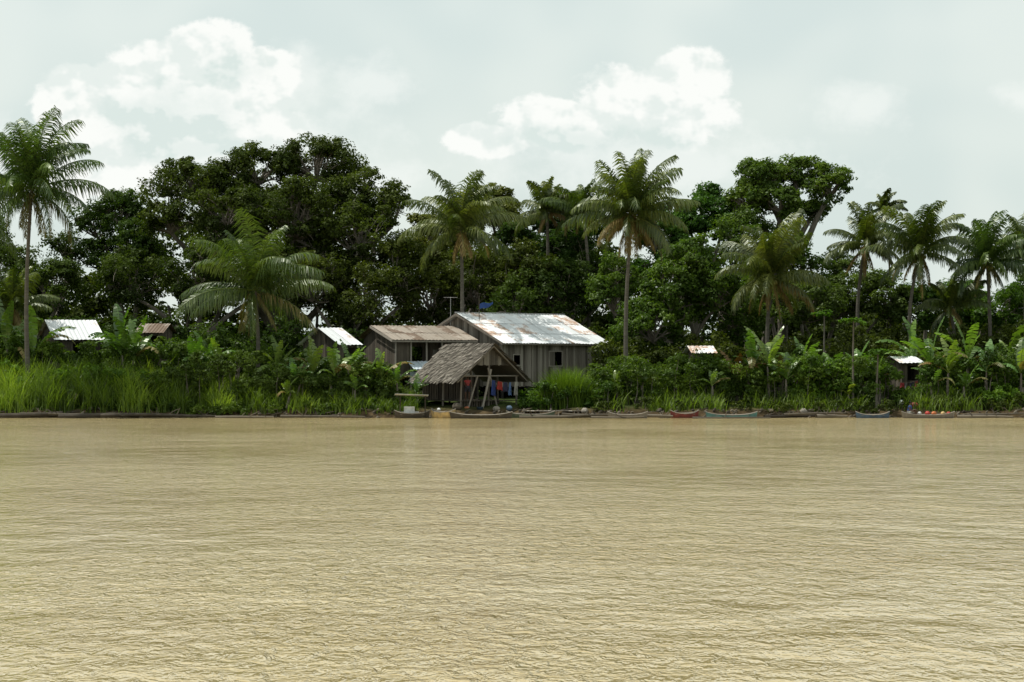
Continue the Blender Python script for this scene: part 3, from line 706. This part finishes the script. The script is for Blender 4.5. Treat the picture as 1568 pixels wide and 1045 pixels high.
def log(px0,px1,d,z,r):
    mb=MB(); p=curve((X(px0,d),d,z),(X(px1,d),d+rng.normal()*0.5,z+rng.normal()*0.08),0.015,8); tube(mb,p,np.linspace(r,r*0.5,8),8,rng.random())
    for _ in range(3):
        s=p[rng.integers(2,7)]; tube(mb,curve(s,s+np.array([rng.normal()*0.5,rng.normal()*0.2,0.2+0.4*rng.random()]),0.1,4),np.linspace(r*0.3,0.01,4),5,rng.random())
    mb.build("driftwood_log",[driftm])
for a in [(-10,95,149.0,0.10,0.2),(90,300,148.8,0.08,0.17),(155,250,148.5,0.16,0.13),(200,330,149.2,0.2,0.12),(30,130,149.3,0.25,0.1),(795,880,148.0,0.05,0.14),(820,905,148.4,0.12,0.11),(870,930,148.2,0.08,0.12),(860,930,149.2,0.25,0.1),(990,1030,149,0.15,0.12),(1170,1260,148.8,0.08,0.12),(1200,1290,149.3,0.2,0.1),(1465,1550,148.9,0.08,0.13),(1480,1568,149.3,0.2,0.1),(1250,1300,149,0.1,0.15),(330,420,149,0.04,0.1),(430,560,149.2,0.1,0.1),(905,985,147.9,0.05,0.1),(1060,1180,147.6,0.03,0.09)]: log(*a)
e=empty("plank_jetty"); mb=MB(); F=Frame(X(800,150),150.6,0.0)
for i in range(14): box(mb,F,i*0.28,i*0.28+0.24,-0.3,1.2,0.42,0.46,rng.random())
for a in (0.1,1.9,3.7):
    for b in (0.0,1.1): q=F.p(a,b,0); tube(mb,[(q[0],q[1],-1),(q[0],q[1],0.6)],0.06,6)
mb.build("deck",[wood],parent=e)
def sack(x,y,z,r,mat,name="sack"):
    mb=MB(); t=np.linspace(-1,1,8); rr=r*np.maximum(0.1,(1-np.abs(t)**3))
    a=rng.random()*3; pts=np.stack([x+math.cos(a)*t*r*1.3,y+math.sin(a)*t*r*1.3,z+0*t],1); tube(mb,pts,rr*(0.9+0.15*rng.random(8)),8,rng.random()); mb.build(name,[mat],True)
def basin(x,y,z,r,mat):
    mb=MB(); n=16; V=[];pr=[(0.05,0.02),(0.7,0.0),(0.95,0.9),(1.08,0.93),(0.9,0.85),(0.66,0.06),(0.05,0.05)]
    for (a,h) in pr:
        for k in range(n): V.append((x+a*r*math.cos(k*2*math.pi/n),y+a*r*math.sin(k*2*math.pi/n),z+h*r*0.8))
    mb.add(V,[(i*n+k,i*n+(k+1)%n,(i+1)*n+(k+1)%n,(i+1)*n+k) for i in range(len(pr)-1) for k in range(n)]); mb.build("basin",[mat],True)
for px,m_,r in [(1420,pt_red2,0.17),(1430,pt_or,0.15),(1444,pt_yel,0.15),(1452,pt_red2,0.14),(1408,pt_white,0.13)]: sack(X(px,148.4),148.4,0.3,r,m_)
for px,y,z,m_,r in [(672,150.9,0.5,pt_white,0.14),(715,151.2,0.6,pt_or,0.14),(895,150.4,0.4,wood,0.25),(1010,150.5,0.4,wood_d,0.25),(1230,150.5,0.4,wood,0.22),(1400,150.9,0.8,pt_red2,0.2),(1380,151.2,1.0,pt_white,0.16),(700,151.0,0.7,wood_d,0.3),(760,150.9,0.55,wood,0.22),(780,151,0.6,pt_blue,0.2)]: sack(X(px,y),y,z,r,m_)
basin(X(1180,150.8),150.6,0.4,0.22,pt_white); basin(X(735,151),150.9,0.5,0.25,pt_blue); basin(X(1066,150.8),150.7,0.45,0.25,pt_blue)
mb=MB()
for k in range(640):
    x=rng.uniform(-40,40); y=float(shore(x))+rng.uniform(-0.5,0.5); r=rng.uniform(0.03,0.11); l=rng.uniform(1.5,8) if k%2==0 else 1.4
    t=np.linspace(-1,1,5); a=rng.normal()*0.4; rr=r if l<1.45 else r*0.4
    tube(mb,np.stack([x+t*r*l*math.cos(a),y+t*r*l*math.sin(a),max(0.02,gz(x,y)+0.03)+0.15*rng.random()*t],1),rr*np.sqrt(np.maximum(0.05,1-t**2)),6,rng.random()*0.8)
mb.build("shore_debris",[driftm],True)

# ================================================================ PEOPLE
skin=surf_mat("skin",[(0.2,(0.07,0.035,0.02)),(0.8,(0.11,0.06,0.038))],4,0.6); hair=surf_mat("hair",[(0.2,(0.006,0.005,0.004)),(0.8,(0.015,0.012,0.01))],8,0.7)
def person(name,base,ang,sitting,shirtm,shortm):
    pe=empty(name); base=Vector(base); Rm=Matrix.Rotation(ang,4,'Z')
    def skinned(nm,verts,edges,rad,mat):
        me=bpy.data.meshes.new(nm); me.from_pydata([Rm@Vector(v)+base for v in verts],edges,[]); ob=bpy.data.objects.new(nm,me); scene.collection.objects.link(ob)
        me.materials.append(mat); ob.modifiers.new("Skin",'SKIN')
        for i,r in enumerate(rad): me.skin_vertices[0].data[i].radius=(r,r)
        me.skin_vertices[0].data[0].use_root=True
        s=ob.modifiers.new("Sub",'SUBSURF'); s.levels=1; s.render_levels=2
        ob.parent=pe; return ob
    vb=[(0,0,0.1),(0.02,0,0.3),(0.05,0,0.5),(0.08,0,0.6),(0.1,0,0.66),(0.12,0,0.78),
        (0.06,-0.19,0.53),(0.12,-0.24,0.28),(0.32,-0.2,0.18),(0.06,0.19,0.53),(0.12,0.24,0.28),(0.32,0.2,0.18)]
    legs=[(0.42,0.32),(0.5,-0.08),(0.62,-0.12)] if sitting else [(0.03,-0.34),(0.0,-0.72),(0.13,-0.76)]
    for s in (-1,1):
        vb.append((0.03,0.1*s,0.08)); vb+=[(l[0],0.13*s,l[1]) for l in legs]
    eb=[(0,1),(1,2),(2,3),(3,4),(4,5),(2,6),(6,7),(7,8),(2,9),(9,10),(10,11),(0,12),(12,13),(13,14),(14,15),(0,16),(16,17),(17,18),(18,19)]
    rb=[0.13,0.12,0.14,0.06,0.055,0.09,0.06,0.045,0.03,0.06,0.045,0.03,0.09,0.065,0.045,0.035,0.09,0.065,0.045,0.035]
    for s,wi in ((-1,8),(1,11)):
        wr=vb[wi]
        for f in range(5):
            o=len(vb); oy=(-0.032+0.016*f)*s; ln=[0.05,0.075,0.08,0.075,0.06][f]
            vb+= [(wr[0]+0.05,wr[1]+oy,wr[2]-0.01),(wr[0]+0.05+ln*0.6,wr[1]+oy*1.3,wr[2]-0.015),(wr[0]+0.05+ln,wr[1]+oy*1.3,wr[2]-0.045)]
            eb+=[(wi,o),(o,o+1),(o+1,o+2)]; rb+=[0.01,0.009,0.008]
    skinned("body",vb,eb,rb,skin)
    skinned("shirt",[(0,0,0.12),(0.02,0,0.3),(0.05,0,0.5),(0.07,0,0.58),(0.06,-0.19,0.53),(0.09,-0.22,0.40),(0.06,0.19,0.53),(0.09,0.22,0.40)],[(0,1),(1,2),(2,3),(2,4),(4,5),(2,6),(6,7)],[0.15,0.145,0.16,0.09,0.08,0.07,0.08,0.07],shirtm)
    kn=(0.3,0.25) if sitting else (0.03,-0.26)
    skinned("shorts",[(0,0,0.1),(0.03,-0.1,0.08),(kn[0],-0.13,kn[1]),(0.03,0.1,0.08),(kn[0],0.13,kn[1])],[(0,1),(1,2),(0,3),(3,4)],[0.15,0.11,0.09,0.11,0.09],shortm)
    skinned("hair",[(0.1,0,0.83),(0.08,0,0.80),(0.05,0,0.76)],[(0,1),(1,2)],[0.085,0.095,0.06],hair)
    skinned("nose",[(0.2,0,0.77),(0.215,0,0.755)],[(0,1)],[0.015,0.012],skin)
person("seated_person",(X(1392,148.4),148.4,0.26),-0.4,True,paint("shirt_blue",(0.05,0.12,0.42),0.9),paint("shorts_white",(0.6,0.6,0.58),0.9))
q=HF.p(-1.7,-0.45,1.1+0.80); person("standing_person",(q[0],q[1],q[2]),-1.3,False,paint("shirt_red",(0.45,0.06,0.06),0.9),paint("shorts_dark",(0.05,0.05,0.07),0.9))

# ================================================================ LIGHT + SKY
el=math.radians(62); az=math.radians(-72)
ts=Vector((math.sin(az)*math.cos(el),math.cos(az)*math.cos(el),math.sin(el)))
sd=bpy.data.lights.new("sun",'SUN'); sd.energy=4.7; sd.angle=math.radians(0.5); sd.color=(1,0.965,0.88)
so=bpy.data.objects.new("sun",sd); so.rotation_euler=ts.to_track_quat('Z','Y').to_euler(); scene.collection.objects.link(so); so.location=(0,100,60)

w=bpy.data.worlds.new("World"); scene.world=w; w.use_nodes=True; nt=w.node_tree
bg=nt.nodes["Background"]; bg.inputs[1].default_value=0.115
sky=nt.nodes.new("ShaderNodeTexSky"); sky.sky_type='NISHITA'; sky.sun_disc=False; sky.sun_elevation=el; sky.sun_rotation=az
sky.dust_density=3.0; sky.air_density=1.0; sky.ozone_density=1.5
tc=nt.nodes.new("ShaderNodeTexCoord"); dirv=tc.outputs["Generated"]
sp=nt.nodes.new("ShaderNodeSeparateXYZ"); nt.links.new(dirv,sp.inputs[0])
yy=math_n(nt,'MAXIMUM',sp.outputs[1],0.02)
u=math_n(nt,'DIVIDE',sp.outputs[0],yy); v=math_n(nt,'DIVIDE',sp.outputs[2],yy)
cb=nt.nodes.new("ShaderNodeCombineXYZ"); nt.links.new(u,cb.inputs[0]); nt.links.new(v,cb.inputs[1])
uv=cb.outputs[0]
def wn(scale,detail,rough,off=(0,0,0),ms=(1,1.25,1)):
    mp=nt.nodes.new("ShaderNodeMapping"); mp.inputs["Scale"].default_value=ms; mp.inputs["Location"].default_value=off
    nt.links.new(uv,mp.inputs[0]); n=nt.nodes.new("ShaderNodeTexNoise"); n.noise_dimensions='2D'; n.inputs["Scale"].default_value=scale; n.inputs["Detail"].default_value=detail; n.inputs["Roughness"].default_value=rough
    nt.links.new(mp.outputs[0],n.inputs["Vector"]); return n.outputs["Fac"]
K=S/D0
def blobs(lst):
    cur=None
    for (px,py,rx,ry) in lst:
        a=nt.nodes.new("ShaderNodeVectorMath"); a.operation='MULTIPLY_ADD'
        nt.links.new(uv,a.inputs[0]); sx,sy=1/(rx*K),1/(ry*K)
        a.inputs[1].default_value=(sx,sy,0); a.inputs[2].default_value=(-(px-784)*K*sx,-(559-py)*K*sy,0)
        l=nt.nodes.new("ShaderNodeVectorMath"); l.operation='LENGTH'; nt.links.new(a.outputs[0],l.inputs[0])
        o=l.outputs["Value"]
        cur=o if cur is None else math_n(nt,'MINIMUM',cur,o)
    return math_n(nt,'SUBTRACT',1.0,cur)
main=blobs([(318,82,80,60),(240,122,115,62),(130,155,100,60),(400,118,66,50),(320,175,155,80),(150,245,160,70),(1055,115,66,52),(960,150,100,50),(860,188,115,44),(750,214,76,28),(1040,185,90,48)])
thin=blobs([(560,130,90,45),(450,130,90,70),(1315,168,85,44),(1565,150,55,30),(600,275,80,40),(100,250,320,100),(1000,250,300,60),(420,220,200,90)])
core=blobs([(250,175,140,70),(350,110,60,40),(900,215,150,32),(1000,215,110,26),(300,230,120,26)])
fb=wn(44,6,0.6); fb2=wn(9,2,0.55,(5,2,0))
fbc=math_n(nt,'MULTIPLY',math_n(nt,'SUBTRACT',fb,0.5),2.0)
def mrange(x,a,b_,c=0.0,d_=1.0):
    m=nt.nodes.new("ShaderNodeMapRange"); m.interpolation_type='SMOOTHSTEP'
    m.inputs[1].default_value=a;m.inputs[2].default_value=b_;m.inputs[3].default_value=c;m.inputs[4].default_value=d_
    nt.links.new(x,m.inputs[0]); return m.outputs[0]
mm=mrange(math_n(nt,'ADD',math_n(nt,'MULTIPLY',main,1.8),fbc),-0.05,0.36)
tm=mrange(math_n(nt,'ADD',thin,fbc),-0.15,0.9,0,0.65)
haze=mixc(nt,mrange(fb2,0.35,0.65),(6.35,7.2,6.9),(7.2,7.85,7.4))
base=mixc(nt,0.88,sky.outputs[0],haze)
relief=math_n(nt,'SUBTRACT',wn(30,4,0.55),wn(30,4,0.55,(0.0035,0.0065,0)))
lit=mrange(relief,-0.10,0.05,0.35,1.0)
grey=math_n(nt,'MULTIPLY',mrange(math_n(nt,'ADD',core,math_n(nt,'MULTIPLY',fbc,0.8)),0.0,0.9),0.65)
lit=math_n(nt,'SUBTRACT',lit,grey,True)
ccol=mixc(nt,lit,(6.3,7.1,6.8),(8.45,8.6,8.3))
c=mixc(nt,tm,base,(7.9,8.25,7.95)); c=mixc(nt,mm,c,ccol)
nt.links.new(c,bg.inputs[0])

# ================================================================ CAMERA
cd=bpy.data.cameras.new("camera"); cam=bpy.data.objects.new("camera",cd); scene.collection.objects.link(cam)
cd.sensor_width=36; cd.lens=18/(784*S/D0); cd.clip_end=12000; cd.clip_start=0.5
cam.location=(0,0,CH); cam.rotation_euler=(math.pi/2+(HZ-522.5)*S/D0,0,0)
scene.camera=cam
scene.view_settings.view_transform='Standard'; scene.view_settings.look='None'; scene.view_settings.exposure=0
